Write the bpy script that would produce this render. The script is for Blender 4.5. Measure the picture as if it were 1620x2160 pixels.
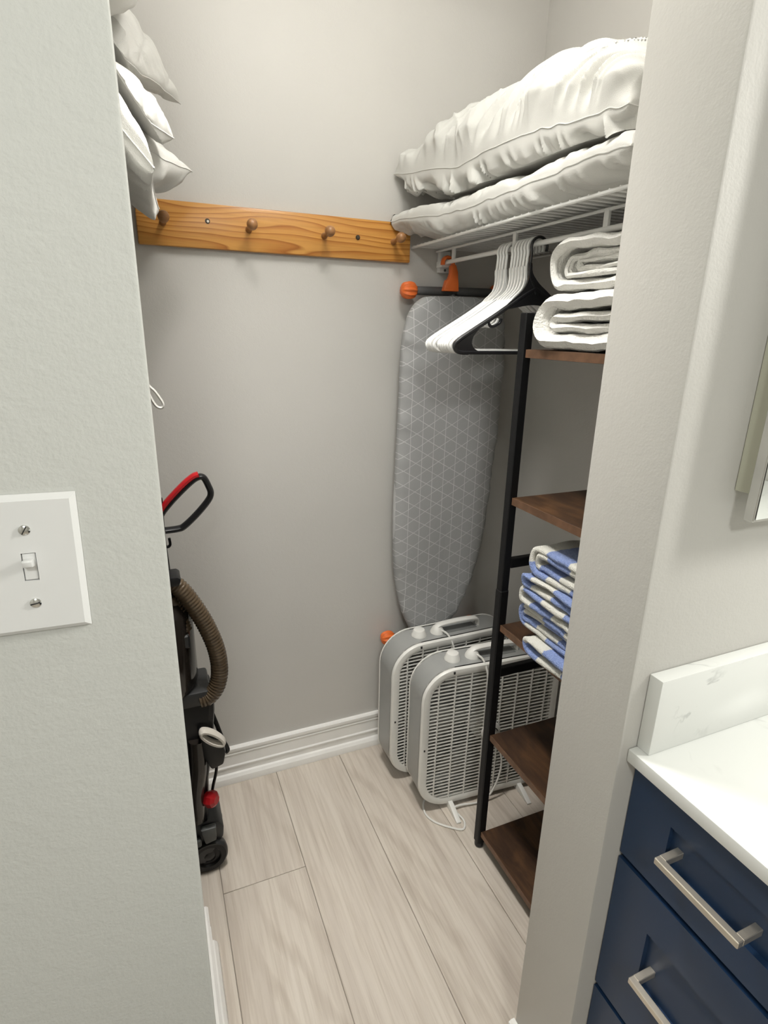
import bpy, bmesh, math, random
import numpy as np
from mathutils import Vector, Matrix

for o in list(bpy.data.objects):
    bpy.data.objects.remove(o, do_unlink=True)
SC = bpy.context.scene
COL = SC.collection

# ------------------------------------------------------------------ camera
F_PX = 1190.23
YAW, PITCH, ROLL = 0.3994684, 0.30976166, 0.02098765
cam_d = bpy.data.cameras.new('camera')
cam_d.sensor_fit = 'VERTICAL'
cam_d.sensor_height = 36.0
cam_d.lens = F_PX / 2160 * 36.0
cam_d.clip_start = 0.02
cam = bpy.data.objects.new('camera', cam_d)
COL.objects.link(cam)
fwd = Vector((math.sin(YAW) * math.cos(PITCH), math.cos(YAW) * math.cos(PITCH), -math.sin(PITCH)))
rgt = Vector((math.cos(YAW), -math.sin(YAW), 0))
upv = rgt.cross(fwd)
r2 = rgt * math.cos(ROLL) + upv * math.sin(ROLL)
u2 = -rgt * math.sin(ROLL) + upv * math.cos(ROLL)
m = Matrix((r2, u2, -fwd)).transposed().to_4x4()
m.translation = Vector((0, 0, 1.5))
cam.matrix_world = m
SC.camera = cam

# ------------------------------------------------------------------ world, lights, exposure
w = bpy.data.worlds.new('world')
SC.world = w
w.use_nodes = True
w.node_tree.nodes['Background'].inputs[0].default_value = (0.9, 0.95, 1.0, 1)
w.node_tree.nodes['Background'].inputs[1].default_value = 0.05


def lamp(name, kind, loc, energy, color, size=0.1, target=None, size_y=None):
    d = bpy.data.lights.new(name, kind)
    d.energy = energy
    d.color = color
    if kind == 'AREA':
        d.shape = 'DISK' if size_y is None else 'RECTANGLE'
        d.size = size
        if size_y:
            d.size_y = size_y
    else:
        d.shadow_soft_size = size
    o = bpy.data.objects.new(name, d)
    o.location = loc
    if target:
        v = Vector(target) - Vector(loc)
        o.rotation_euler = v.to_track_quat('-Z', 'Y').to_euler()
    COL.objects.link(o)
    return o


lamp('closet_ceiling_light', 'POINT', (0.46, 0.90, 2.45), 10.6, (1.0, 0.97, 0.915), 0.10)
lens = lamp('closet_floor_fill', 'AREA', (0.24, 1.06, 2.485), 3.9, (1.0, 0.97, 0.925), 0.20, (0.34, 1.04, 0))  # added downward fill for floor and fans, apart from the ceiling fixture
lens.data.spread = math.radians(78)
lamp('vanity_light', 'AREA', (1.56, 0.02, 1.98), 16.0, (1.0, 0.99, 0.93), 0.12, (0.0, 0.10, 1.45), 0.55)
lamp('bathroom_ceiling_light', 'AREA', (-0.25, -1.15, 2.47), 15.5, (0.98, 1.0, 0.965), 0.30, (-0.1, 0.0, 0.6))

SC.view_settings.view_transform = 'Standard'
SC.view_settings.look = 'None'
SC.view_settings.exposure = 0.45
SC.view_settings.gamma = 1.0
SC.view_settings.use_curve_mapping = False

# ------------------------------------------------------------------ material helpers


class NT:
    def __init__(s, name):
        s.m = bpy.data.materials.new(name)
        s.m.use_nodes = True
        s.t = s.m.node_tree
        s.b = s.t.nodes['Principled BSDF']
        s.co = None

    def n(s, typ, **kw):
        x = s.t.nodes.new(typ)
        for k, v in kw.items():
            if k.startswith('i_'):
                key = k[2:]
                key = int(key) if key.isdigit() else key.replace('_', ' ')
                x.inputs[key].default_value = v
            else:
                setattr(x, k, v)
        return x

    def l(s, a, b):
        s.t.links.new(a, b)

    def coord(s, which='Object', scale=(1, 1, 1), rand=False):
        tc = s.n('ShaderNodeTexCoord')
        mp = s.n('ShaderNodeMapping')
        s.l(tc.outputs[which], mp.inputs[0])
        mp.inputs['Scale'].default_value = scale
        if rand:
            oi = s.n('ShaderNodeObjectInfo')
            mul = s.n('ShaderNodeVectorMath', operation='SCALE')
            mul.inputs[0].default_value = (13.7, 29.1, 7.3)
            s.l(oi.outputs['Random'], mul.inputs['Scale'])
            s.l(mul.outputs[0], mp.inputs['Location'])
        return mp.outputs[0]

    def noise(s, vec, scale, detail=3, rough=0.5, dist=0.0):
        x = s.n('ShaderNodeTexNoise')
        x.inputs['Scale'].default_value = scale
        x.inputs['Detail'].default_value = detail
        x.inputs['Roughness'].default_value = rough
        x.inputs['Distortion'].default_value = dist
        s.l(vec, x.inputs['Vector'])
        return x.outputs['Fac']

    def ramp(s, fac, stops):
        x = s.n('ShaderNodeValToRGB')
        e = x.color_ramp.elements
        while len(e) < len(stops):
            e.new(0.5)
        for k, (p, c) in enumerate(stops):
            e[k].position = p
            e[k].color = (*c, 1) if len(c) == 3 else c
        s.l(fac, x.inputs[0])
        return x.outputs[0]

    def mix(s, fac, a, b):
        x = s.n('ShaderNodeMix', data_type='RGBA')
        for sock, v in ((x.inputs[0], fac), (x.inputs[6], a), (x.inputs[7], b)):
            if hasattr(v, 'links') or hasattr(v, 'is_linked'):
                s.l(v, sock)
            elif isinstance(v, (int, float)):
                sock.default_value = v
            else:
                sock.default_value = (*v, 1)
        return x.outputs[2]

    def math(s, op, a, b=None, c=None):
        x = s.n('ShaderNodeMath', operation=op)
        for k, v in enumerate((a, b, c)):
            if v is None:
                continue
            if isinstance(v, (int, float)):
                x.inputs[k].default_value = v
            else:
                s.l(v, x.inputs[k])
        return x.outputs[0]

    def bump(s, h, dist, strength=1.0):
        x = s.n('ShaderNodeBump')
        x.inputs['Strength'].default_value = strength
        x.inputs['Distance'].default_value = dist
        s.l(h, x.inputs['Height'])
        s.l(x.outputs[0], s.b.inputs['Normal'])
        return x

    def base(s, v):
        if isinstance(v, tuple):
            s.b.inputs['Base Color'].default_value = (*v, 1)
        else:
            s.l(v, s.b.inputs['Base Color'])

    def set(s, rough=None, metal=None, spec=None, sheen=None):
        if rough is not None:
            s.b.inputs['Roughness'].default_value = rough
        if metal is not None:
            s.b.inputs['Metallic'].default_value = metal
        if spec is not None:
            s.b.inputs['Specular IOR Level'].default_value = spec
        if sheen is not None:
            s.b.inputs['Sheen Weight'].default_value = sheen
        return s.m


def plain(name, col, rough=0.5, metal=0.0, var=0.06, nscale=20, bump=0.0, bscale=200, spec=None):
    t = NT(name)
    v = t.coord()
    n = t.noise(v, nscale, 3)
    lo = tuple(c * (1 - var) for c in col)
    hi = tuple(min(1, c * (1 + var)) for c in col)
    t.base(t.ramp(n, [(0.3, lo), (0.7, hi)]))
    if bump:
        t.bump(t.noise(v, bscale, 2), bump)
    return t.set(rough, metal, spec)


MT = {}


def wall_mat(name, col, strength):
    t = NT(name)
    v = t.coord()
    n = t.noise(v, 3.0, 2)
    t.base(t.ramp(n, [(0.3, tuple(c * 0.985 for c in col)), (0.7, tuple(c * 1.015 for c in col))]))
    a = t.noise(v, 260, 3, 0.55)
    b = t.noise(v, 70, 2, 0.5)
    h = t.math('ADD', t.math('MULTIPLY', a, 0.6), t.math('MULTIPLY', b, 0.8))
    t.bump(h, strength)
    return t.set(0.5, 0.0, 0.35)


MT['paint'] = wall_mat('grey_wall_paint', (0.605, 0.59, 0.558), 0.0004)
MT['paint_rough'] = wall_mat('orange_peel_wall_paint', (0.575, 0.58, 0.55), 0.0009)
MT['ceiling'] = plain('ceiling_white', (0.8, 0.8, 0.78), 0.8)
MT['trim'] = plain('trim_white', (0.86, 0.85, 0.82), 0.32, var=0.02)
MT['groove'] = plain('floor_groove', (0.28, 0.25, 0.215), 0.8)


def plank_mat():
    t = NT('greige_plank')
    v = t.coord('Object', (9, 0.7, 9), rand=True)
    n1 = t.noise(v, 1.6, 4, 0.55, 0.6)
    v2 = t.coord('Object', (60, 2.2, 60), rand=True)
    n2 = t.noise(v2, 1.5, 4, 0.65, 0.3)
    # cathedral figure
    v3 = t.coord('Object', (1, 0.16, 1), rand=True)
    wv = t.n('ShaderNodeTexWave', wave_type='RINGS', rings_direction='Z')
    wv.inputs['Scale'].default_value = 9.0
    wv.inputs['Distortion'].default_value = 3.0
    wv.inputs['Detail'].default_value = 3
    wv.inputs['Detail Scale'].default_value = 3.0
    t.l(v3, wv.inputs['Vector'])
    c1 = t.ramp(n1, [(0.28, (0.54, 0.48, 0.415)), (0.55, (0.635, 0.575, 0.50)), (0.8, (0.675, 0.618, 0.545))])
    c2 = t.ramp(n2, [(0.30, (0.70, 0.66, 0.62)), (0.56, (1, 1, 1))])
    mx = t.n('ShaderNodeMix', data_type='RGBA', blend_type='MULTIPLY')
    mx.inputs[0].default_value = 0.62
    t.l(c1, mx.inputs[6])
    t.l(c2, mx.inputs[7])
    wr = t.ramp(wv.outputs['Fac'], [(0.0, (0.83, 0.81, 0.79)), (0.35, (1, 1, 1))])
    mk = t.noise(t.coord('Object', (5, 0.9, 5), rand=True), 1.3, 1)
    mkr = t.ramp(mk, [(0.45, (0, 0, 0)), (0.62, (1, 1, 1))])
    mx2 = t.n('ShaderNodeMix', data_type='RGBA', blend_type='MULTIPLY')
    t.l(t.math('MULTIPLY', mkr, 0.75), mx2.inputs[0])
    t.l(mx.outputs[2], mx2.inputs[6])
    t.l(wr, mx2.inputs[7])
    t.base(mx2.outputs[2])
    t.bump(n2, 0.0006)
    return t.set(0.42, 0, 0.4)


MT['plank'] = plank_mat()


def oak_mat():
    t = NT('golden_oak')
    v = t.coord('Object', (1.1, 6, 6.5))
    wob = t.noise(v, 1.3, 2, 0.5)
    tc = t.n('ShaderNodeTexCoord')
    sp = t.n('ShaderNodeSeparateXYZ')
    t.l(tc.outputs['Object'], sp.inputs[0])
    ph = t.math('ADD', t.math('MULTIPLY', sp.outputs[2], 62.0), t.math('MULTIPLY', wob, 11.0))
    fr = t.math('FRACT', ph)
    c = t.ramp(fr, [(0.0, (0.68, 0.34, 0.085)), (0.55, (0.63, 0.30, 0.07)), (0.84, (0.50, 0.20, 0.04)), (0.93, (0.38, 0.13, 0.022)), (1.0, (0.66, 0.33, 0.08))])
    fine = t.noise(t.coord('Object', (8, 150, 150)), 1.0, 3, 0.6)
    c2 = t.ramp(fine, [(0.35, (0.80, 0.76, 0.7)), (0.6, (1, 1, 1))])
    mx = t.n('ShaderNodeMix', data_type='RGBA', blend_type='MULTIPLY')
    mx.inputs[0].default_value = 0.5
    t.l(c, mx.inputs[6])
    t.l(c2, mx.inputs[7])
    t.base(mx.outputs[2])
    t.bump(fine, 0.0004)
    return t.set(0.33, 0, 0.5)


MT['oak'] = oak_mat()
MT['peg'] = plain('peg_brown_wood', (0.34, 0.165, 0.065), 0.35, var=0.25, nscale=60)
MT['screw'] = plain('dark_screw', (0.05, 0.035, 0.02), 0.4)


def cloth(name, col, bscale=900, bump=0.0006, var=0.03):
    t = NT(name)
    v = t.coord()
    n = t.noise(v, 8, 3)
    t.base(t.ramp(n, [(0.3, tuple(c * (1 - var) for c in col)), (0.7, tuple(min(1, c * (1 + var)) for c in col))]))
    t.bump(t.noise(v, bscale, 2), bump)
    return t.set(0.85, 0, 0.2, 0.15)


MT['pillow'] = cloth('white_cotton', (0.66, 0.655, 0.622))
MT['blanket'] = cloth('white_waffle_cotton', (0.84, 0.83, 0.79), 260, 0.003)
MT['wire'] = plain('white_coated_wire', (0.80, 0.80, 0.78), 0.32, var=0.02)
MT['hanger_white'] = plain('white_plastic', (0.82, 0.82, 0.80), 0.3, var=0.02)
MT['black_plastic'] = plain('black_plastic', (0.012, 0.012, 0.014), 0.28)
MT['black_metal'] = plain('black_powder_coat', (0.006, 0.006, 0.007), 0.5, bump=0.0004, bscale=700, spec=0.3)


def rustic():
    t = NT('rustic_brown_board')
    v = t.coord('Object', (5, 1.4, 5), rand=True)
    n = t.noise(v, 3.0, 5, 0.6, 1.0)
    f = t.noise(t.coord('Object', (90, 5, 90), rand=True), 1.0, 3, 0.6)
    c = t.ramp(n, [(0.30, (0.028, 0.013, 0.007)), (0.52, (0.062, 0.030, 0.014)), (0.72, (0.125, 0.060, 0.025))])
    c2 = t.ramp(f, [(0.35, (0.6, 0.58, 0.55)), (0.6, (1, 1, 1))])
    mx = t.n('ShaderNodeMix', data_type='RGBA', blend_type='MULTIPLY')
    mx.inputs[0].default_value = 0.6
    t.l(c, mx.inputs[6])
    t.l(c2, mx.inputs[7])
    t.base(mx.outputs[2])
    t.bump(f, 0.0004)
    return t.set(0.5, 0, 0.4)


MT['rustic'] = rustic()
MT['rustic_edge'] = plain('brown_edge_band', (0.15, 0.078, 0.042), 0.5, var=0.25, nscale=40)
MT['fan_grey'] = plain('grey_painted_steel', (0.36, 0.365, 0.355), 0.38, metal=0.15, var=0.02)
MT['fan_white'] = plain('offwhite_plastic', (0.78, 0.77, 0.73), 0.38, var=0.03)
MT['fan_handle_shade'] = plain('handle_shade_grey', (0.17, 0.175, 0.17), 0.5)  # housing grey darkened, paints the shade below the handle
MT['fan_inner_shade'] = plain('fan_shaded_grey', (0.26, 0.255, 0.24), 0.5)  # interior shade painted into the grey of blades and rear grille
MT['fan_dark'] = plain('fan_dark_slot', (0.03, 0.03, 0.03), 0.6)
MT['cord_white'] = plain('white_cord', (0.76, 0.75, 0.71), 0.45, var=0.03)


def iron_mat():
    t = NT('grey_triangle_print_cover')
    tc = t.n('ShaderNodeTexCoord')
    sp = t.n('ShaderNodeSeparateXYZ')
    t.l(tc.outputs['Object'], sp.inputs[0])
    s = 0.0405
    fac = None
    for cx, cz in ((1, 0), (0.5, 0.866), (0.5, -0.866)):
        d = t.math('ADD', t.math('MULTIPLY', sp.outputs[0], cx / s), t.math('MULTIPLY', sp.outputs[2], cz / s))
        fr = t.math('ABSOLUTE', t.math('SUBTRACT', t.math('FRACT', d), 0.5))
        ln = t.math('LESS_THAN', fr, 0.024)
        fac = ln if fac is None else t.math('MAXIMUM', fac, ln)
    nn = t.noise(t.coord(), 30, 2)
    br = t.math('MULTIPLY', fac, t.math('ADD', t.math('MULTIPLY', nn, 0.6), 0.35))
    t.base(t.mix(br, (0.37, 0.372, 0.37), (0.66, 0.66, 0.66)))
    t.bump(t.noise(t.coord(), 800, 2), 0.0004)
    return t.set(0.8, 0, 0.2)


MT['iron'] = iron_mat()
MT['orange'] = plain('orange_plastic', (0.80, 0.17, 0.035), 0.4, var=0.04)
MT['bar_grey'] = plain('dark_grey_steel', (0.12, 0.12, 0.12), 0.4)


def towel_mat():
    t = NT('blue_striped_terry')
    uv = t.n('ShaderNodeUVMap', uv_map='UVMap')
    sp = t.n('ShaderNodeSeparateXYZ')
    t.l(uv.outputs[0], sp.inputs[0])
    wob = t.noise(t.coord(), 120, 2)
    d = t.math('ADD', t.math('DIVIDE', sp.outputs[0], 0.15), t.math('MULTIPLY', wob, 0.06))
    fr = t.math('FRACT', d)
    st = t.ramp(fr, [(0.0, (0, 0, 0)), (0.49, (0, 0, 0)), (0.51, (1, 1, 1)), (0.98, (1, 1, 1)), (1.0, (0, 0, 0))])
    hem = t.math('LESS_THAN', sp.outputs[1], 0.0)
    blue = t.ramp(t.noise(t.coord(), 260, 2), [(0.3, (0.19, 0.27, 0.56)), (0.7, (0.31, 0.40, 0.70))])
    t.base(t.mix(t.math('MULTIPLY', st, t.math('SUBTRACT', 1.0, hem)), (0.80, 0.79, 0.72), blue))
    t.bump(t.noise(t.coord(), 420, 2), 0.004)
    return t.set(0.95, 0, 0.1, 0.3)


MT['towel'] = towel_mat()
MT['towel_hem'] = cloth('white_towel_hem', (0.76, 0.75, 0.68), 500, 0.001)
MT['vac_black'] = plain('vacuum_black', (0.008, 0.008, 0.009), 0.35, spec=0.35)
MT['vac_grey'] = plain('vacuum_dark_grey', (0.021, 0.022, 0.023), 0.38)
MT['vac_mid'] = plain('vacuum_mid_grey', (0.075, 0.08, 0.078), 0.4)
MT['vac_smoke'] = plain('vacuum_smoky_bin', (0.022, 0.018, 0.015), 0.12)
MT['hose'] = plain('bronze_hose', (0.095, 0.066, 0.039), 0.26, var=0.15, nscale=40)
MT['red'] = plain('red_plastic', (0.42, 0.010, 0.015), 0.3)
MT['bristle'] = plain('white_bristles', (0.62, 0.58, 0.52), 0.8, bump=0.001, bscale=300)
MT['navy'] = plain('navy_cabinet_paint', (0.013, 0.037, 0.092), 0.38, var=0.04, nscale=6)
MT['navy_gap'] = plain('cabinet_dark_gap', (0.004, 0.006, 0.012), 0.7)
MT['nickel'] = plain('brushed_nickel', (0.72, 0.66, 0.57), 0.42, metal=0.85)
MT['steel'] = plain('polished_steel', (0.75, 0.75, 0.73), 0.18, metal=1.0)
MT['mirror'] = plain('mirror_glass', (0.9, 0.92, 0.91), 0.02, metal=1.0, var=0.0)
MT['cab_cream'] = plain('cream_metal', (0.58, 0.58, 0.47), 0.4, var=0.02)
MT['switch'] = plain('switch_white', (0.80, 0.80, 0.79), 0.28, var=0.01)


def quartz():
    t = NT('white_veined_quartz')
    v = t.coord('Object', (1, 1, 1))
    n = t.noise(v, 5.5, 4, 0.6, 1.2)
    d = t.math('ABSOLUTE', t.math('SUBTRACT', n, 0.5))
    vein = t.ramp(d, [(0.0, (1, 1, 1)), (0.022, (0, 0, 0))])
    br = t.ramp(t.noise(v, 7, 2), [(0.56, (0, 0, 0)), (0.68, (1, 1, 1))])
    fine = t.noise(v, 90, 3, 0.7)
    f = t.math('MULTIPLY', t.math('MULTIPLY', vein, br), t.math('MULTIPLY', fine, 0.95))
    t.base(t.mix(f, (0.80, 0.81, 0.785), (0.38, 0.39, 0.38)))
    return t.set(0.22, 0, 0.5)


MT['quartz'] = quartz()

# ------------------------------------------------------------------ geometry helpers


class G:
    def __init__(s):
        s.v = []
        s.f = []
        s.uv = None

    def add(s, vs, fs):
        o = len(s.v)
        s.v.extend([tuple(map(float, p)) for p in vs])
        s.f.extend([tuple(i + o for i in f) for f in fs])
        return s

    def box(s, x0, x1, y0, y1, z0, z1, b=0.0, seg=1):
        bm = bmesh.new()
        bmesh.ops.create_cube(bm, size=1.0)
        for p in bm.verts:
            p.co = Vector(((x0 + x1) / 2 + p.co.x * (x1 - x0), (y0 + y1) / 2 + p.co.y * (y1 - y0), (z0 + z1) / 2 + p.co.z * (z1 - z0)))
        if b:
            bmesh.ops.bevel(bm, geom=list(bm.edges), offset=b, segments=seg, profile=0.5, affect='EDGES')
        s.from_bm(bm)
        return s

    def from_bm(s, bm):
        bm.verts.index_update()
        s.add([tuple(p.co) for p in bm.verts], [tuple(q.index for q in f.verts) for f in bm.faces])
        bm.free()

    def tube(s, pts, r, seg=8, closed=False, flat=None, up=None, caps=True):
        """sweep of a circle (or an ellipse: flat=(ra, rb) along normal / binormal)"""
        pts = [Vector(p) for p in pts]
        n = len(pts)
        rr = r if hasattr(r, '__len__') else [r] * n
        tang = []
        for i in range(n):
            a = pts[(i - 1) % n] if (closed or i > 0) else pts[i]
            b = pts[(i + 1) % n] if (closed or i < n - 1) else pts[i]
            t = (b - a)
            tang.append(t.normalized() if t.length > 1e-9 else Vector((0, 0, 1)))
        nrm = Vector(up) if up else (Vector((0, 0, 1)) if abs(tang[0].z) < 0.9 else Vector((1, 0, 0)))
        nrm = (nrm - tang[0] * nrm.dot(tang[0])).normalized()
        vs = []
        for i in range(n):
            t = tang[i]
            if up:
                q = Vector(up)
                q = q - t * q.dot(t)
                nrm = q.normalized() if q.length > 1e-6 else nrm
            else:
                q = nrm - t * nrm.dot(t)
                nrm = q.normalized() if q.length > 1e-6 else nrm
            bn = t.cross(nrm)
            for k in range(seg):
                a = 2 * math.pi * (k + 0.5) / seg
                fa, fb = flat if flat else (1, 1)
                vs.append(pts[i] + nrm * (rr[i] * fa * math.cos(a)) + bn * (rr[i] * fb * math.sin(a)))
        fs = []
        for i in range(n if closed else n - 1):
            j = (i + 1) % n
            for k in range(seg):
                l = (k + 1) % seg
                fs.append((i * seg + k, i * seg + l, j * seg + l, j * seg + k))
        if not closed and caps:
            fs.append(tuple(range(seg))[::-1])
            fs.append(tuple((n - 1) * seg + k for k in range(seg)))
        s.add(vs, fs)
        return s

    def lathe(s, prof, origin, axis=(0, 0, 1), seg=20):
        """prof: (radius, height) along axis"""
        ax = Vector(axis).normalized()
        e1 = ax.orthogonal().normalized()
        e2 = ax.cross(e1)
        o = Vector(origin)
        vs, fs = [], []
        for (r, h) in prof:
            for k in range(seg):
                a = 2 * math.pi * k / seg
                vs.append(o + ax * h + (e1 * math.cos(a) + e2 * math.sin(a)) * max(r, 1e-5))
        for i in range(len(prof) - 1):
            for k in range(seg):
                l = (k + 1) % seg
                fs.append((i * seg + k, i * seg + l, (i + 1) * seg + l, (i + 1) * seg + k))
        fs.append(tuple(range(seg))[::-1])
        fs.append(tuple((len(prof) - 1) * seg + k for k in range(seg)))
        s.add(vs, fs)
        return s

    def prism(s, poly, a0, a1, axis='y', b=0.0):
        """extrude polygon; axis y: poly in (x,z); axis x: poly in (y,z); axis z: poly in (x,y)"""
        bm = bmesh.new()

        def P(p, a):
            return {'y': (p[0], a, p[1]), 'x': (a, p[0], p[1]), 'z': (p[0], p[1], a)}[axis]
        lo = [bm.verts.new(P(p, a0)) for p in poly]
        hi = [bm.verts.new(P(p, a1)) for p in poly]
        n = len(poly)
        bm.faces.new(lo[::-1])
        bm.faces.new(hi)
        for i in range(n):
            j = (i + 1) % n
            bm.faces.new((lo[i], lo[j], hi[j], hi[i]))
        bmesh.ops.recalc_face_normals(bm, faces=list(bm.faces))
        if b:
            es = [e for e in bm.edges if len(e.link_faces) == 2 and e.calc_face_angle(0) > 0.5]
            bmesh.ops.bevel(bm, geom=es, offset=b, segments=2, profile=0.5, affect='EDGES')
        s.from_bm(bm)
        return s

    def grid(s, A, wrap_u=False, wrap_v=False, flip=False):
        """A: (nu, nv, 3) array"""
        nu, nv, _ = A.shape
        vs = A.reshape(-1, 3)
        fs = []
        for i in range(nu if wrap_u else nu - 1):
            for j in range(nv if wrap_v else nv - 1):
                a, b, c, d = i * nv + j, ((i + 1) % nu) * nv + j, ((i + 1) % nu) * nv + (j + 1) % nv, i * nv + (j + 1) % nv
                fs.append((a, d, c, b) if flip else (a, b, c, d))
        s.add(vs, fs)
        return s


def catmull(pts, n=6, closed=False):
    P = [Vector(p) for p in pts]
    out = []
    m_ = len(P)
    for i in range(m_ if closed else m_ - 1):
        p0 = P[(i - 1) % m_] if (closed or i > 0) else P[0]
        p1, p2 = P[i], P[(i + 1) % m_]
        p3 = P[(i + 2) % m_] if (closed or i + 2 < m_) else P[-1]
        for k in range(n):
            t = k / n
            out.append(0.5 * ((2 * p1) + (p2 - p0) * t + (2 * p0 - 5 * p1 + 4 * p2 - p3) * t * t + (3 * p1 - p0 - 3 * p2 + p3) * t ** 3))
    if not closed:
        out.append(P[-1])
    return out


def rrect(w, h, r, n=6):
    """rounded rectangle outline centred on 0, counter-clockwise"""
    out = []
    for cx, cy, a0 in ((w / 2 - r, h / 2 - r, 0), (-w / 2 + r, h / 2 - r, 90), (-w / 2 + r, -h / 2 + r, 180), (w / 2 - r, -h / 2 + r, 270)):
        for k in range(n + 1):
            a = math.radians(a0 + 90 * k / n)
            out.append((cx + r * math.cos(a), cy + r * math.sin(a)))
    return out


BASE = {}


def link(name, g, mat, off=(0, 0, 0), smooth=35):
    me = bpy.data.meshes.new(name)
    vs = [(p[0] - off[0], p[1] - off[1], p[2] - off[2]) for p in g.v] if isinstance(g, G) else None
    me.from_pydata(vs, [], g.f)
    if g.uv is not None:
        ul = me.uv_layers.new(name='UVMap')
        for lp in me.loops:
            ul.data[lp.index].uv = g.uv[lp.vertex_index]
    me.materials.append(MT[mat])
    me.polygons.foreach_set('use_smooth', [True] * len(me.polygons))
    me.set_sharp_from_angle(angle=math.radians(smooth))
    me.update()
    o = bpy.data.objects.new(name, me)
    COL.objects.link(o)
    return o


def tag(o, label, cat, group=None):
    o['label'] = label
    o['category'] = cat
    if group:
        o['group'] = group
    return o


def thing(name, label, cat, loc=(0, 0, 0), group=None, rot=(0, 0, 0)):
    o = bpy.data.objects.new(name, None)
    o.empty_display_size = 0.05
    o.location = loc
    o.rotation_euler = rot
    COL.objects.link(o)
    BASE[o] = loc
    return tag(o, label, cat, group)


def part(name, g, mat, parent, world=True, smooth=35, label=None):
    """a child mesh; world=True means g is in world coordinates of an unrotated thing"""
    off = BASE[parent] if world else (0, 0, 0)
    o = link(name, g, mat, off, smooth)
    o.parent = parent
    BASE[o] = off
    if label:
        o['label'] = label
    return o


def single(name, g, mat, label, cat, loc, group=None, smooth=35):
    o = link(name, g, mat, loc, smooth)
    o.location = loc
    BASE[o] = loc
    return tag(o, label, cat, group)


def struct(name, g, mat, parent=None, smooth=35):
    o = link(name, g, mat, (0, 0, 0), smooth)
    BASE[o] = (0, 0, 0)
    if parent:
        o.parent = parent
    o['kind'] = 'structure'
    return o


def share(src, parent, loc):
    c = src.copy()
    COL.objects.link(c)
    c.parent = parent
    c.location = loc
    BASE[c] = BASE[src]
    return c


_TAB = {}


def vnoise(x, y, seed=0):
    """smooth 2-D value noise in [-1,1] on numpy arrays"""
    if seed not in _TAB:
        _TAB[seed] = np.random.RandomState(seed).rand(64, 64) * 2 - 1
    T = _TAB[seed]
    x = np.asarray(x, float) + 1000.0
    y = np.asarray(y, float) + 1000.0
    xi, yi = np.floor(x).astype(int), np.floor(y).astype(int)
    fx, fy = x - xi, y - yi
    fx = fx * fx * (3 - 2 * fx)
    fy = fy * fy * (3 - 2 * fy)
    a = T[xi % 64, yi % 64]
    b = T[(xi + 1) % 64, yi % 64]
    c = T[xi % 64, (yi + 1) % 64]
    d = T[(xi + 1) % 64, (yi + 1) % 64]
    return (a * (1 - fx) + b * fx) * (1 - fy) + (c * (1 - fx) + d * fx) * fy


# ------------------------------------------------------------------ the setting
YB = 1.67      # back wall face
XR = 1.19      # right closet wall face
XL = -0.42     # left recess wall face
ZC = 2.50      # ceiling
YF, YI = 0.50, 0.64   # front wall faces (bathroom side, closet side)
XJ = 0.60      # right jamb face
XE = 0.004     # left wall edge

# floor: grooves below, planks as parts
fl = struct('floor', G().box(-1.3, 1.75, -1.75, 1.80, -0.06, -0.004), 'groove')
PW = 0.235
plank_mesh = {}
px0 = 0.063 - 6 * PW
joints = {6: 1.242, 7: 0.46, 8: 0.45, 9: 0.20, 10: 1.05, 5: 0.70, 4: 0.3, 3: 0.9, 2: 0.2, 1: 0.6, 0: 1.0, 11: 0.4, 12: 0.9}
for k in range(13):
    xa, xb = px0 + k * PW, px0 + (k + 1) * PW
    j = joints.get(k, 0.5)
    for (ya, yb) in ((j + 1.22, j + 2.44), (j, j + 1.22), (j - 1.22, j), (j - 2.44, j - 1.22)):
        ya, yb = max(ya, -1.75), min(yb, YB + 0.05)
        if yb - ya < 0.05:
            continue
        key = round(yb - ya, 3)
        if key not in plank_mesh:
            g = G().box(-PW / 2 + 0.0007, PW / 2 - 0.0007, -key / 2 + 0.0007, key / 2 - 0.0007, -0.012, 0.0, 0.0012)
            p = link('plank', g, 'plank')
            plank_mesh[key] = p
            BASE[p] = (0, 0, 0)
            p.parent = fl
            p.location = ((xa + xb) / 2, (ya + yb) / 2, 0)
        else:
            share(plank_mesh[key], fl, ((xa + xb) / 2, (ya + yb) / 2, 0))

struct('wall_back', G().box(XL - 0.12, XR + 0.12, YB, YB + 0.12, -0.06, ZC), 'paint')
struct('wall_right', G().box(XR, XR + 0.12, YI - 0.0, YB, -0.06, ZC), 'paint')
struct('wall_left', G().box(XL - 0.12, XL, 1.10, YB, -0.06, ZC), 'paint')
# thick wall left of the opening, with the light switch
struct('wall_front_left', G().box(-1.30, XE, YF, 1.10, -0.06, ZC, 0.004, 2), 'paint_rough')
# wall right of the opening, vanity end
struct('wall_front_right', G().box(XJ, 1.75, YF, YI, -0.06, ZC, 0.004, 2), 'paint')
struct('wall_header', G().box(XE + 0.001, XJ - 0.001, YF + 0.002, YI - 0.002, 2.40, ZC), 'paint_rough')
struct('ceiling', G().box(-1.42, 1.87, -1.87, 1.80, ZC, ZC + 0.08), 'ceiling')
# the bathroom behind the camera
struct('wall_bath_right', G().box(1.62, 1.75, -1.75, YF, -0.06, ZC), 'paint')
struct('wall_bath_left', G().box(-1.42, -1.30, -1.87, YF + 0.3, -0.06, ZC), 'paint')
struct('wall_bath_rear', G().box(-1.30, 1.75, -1.87, -1.75, -0.06, ZC), 'paint')

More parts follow.
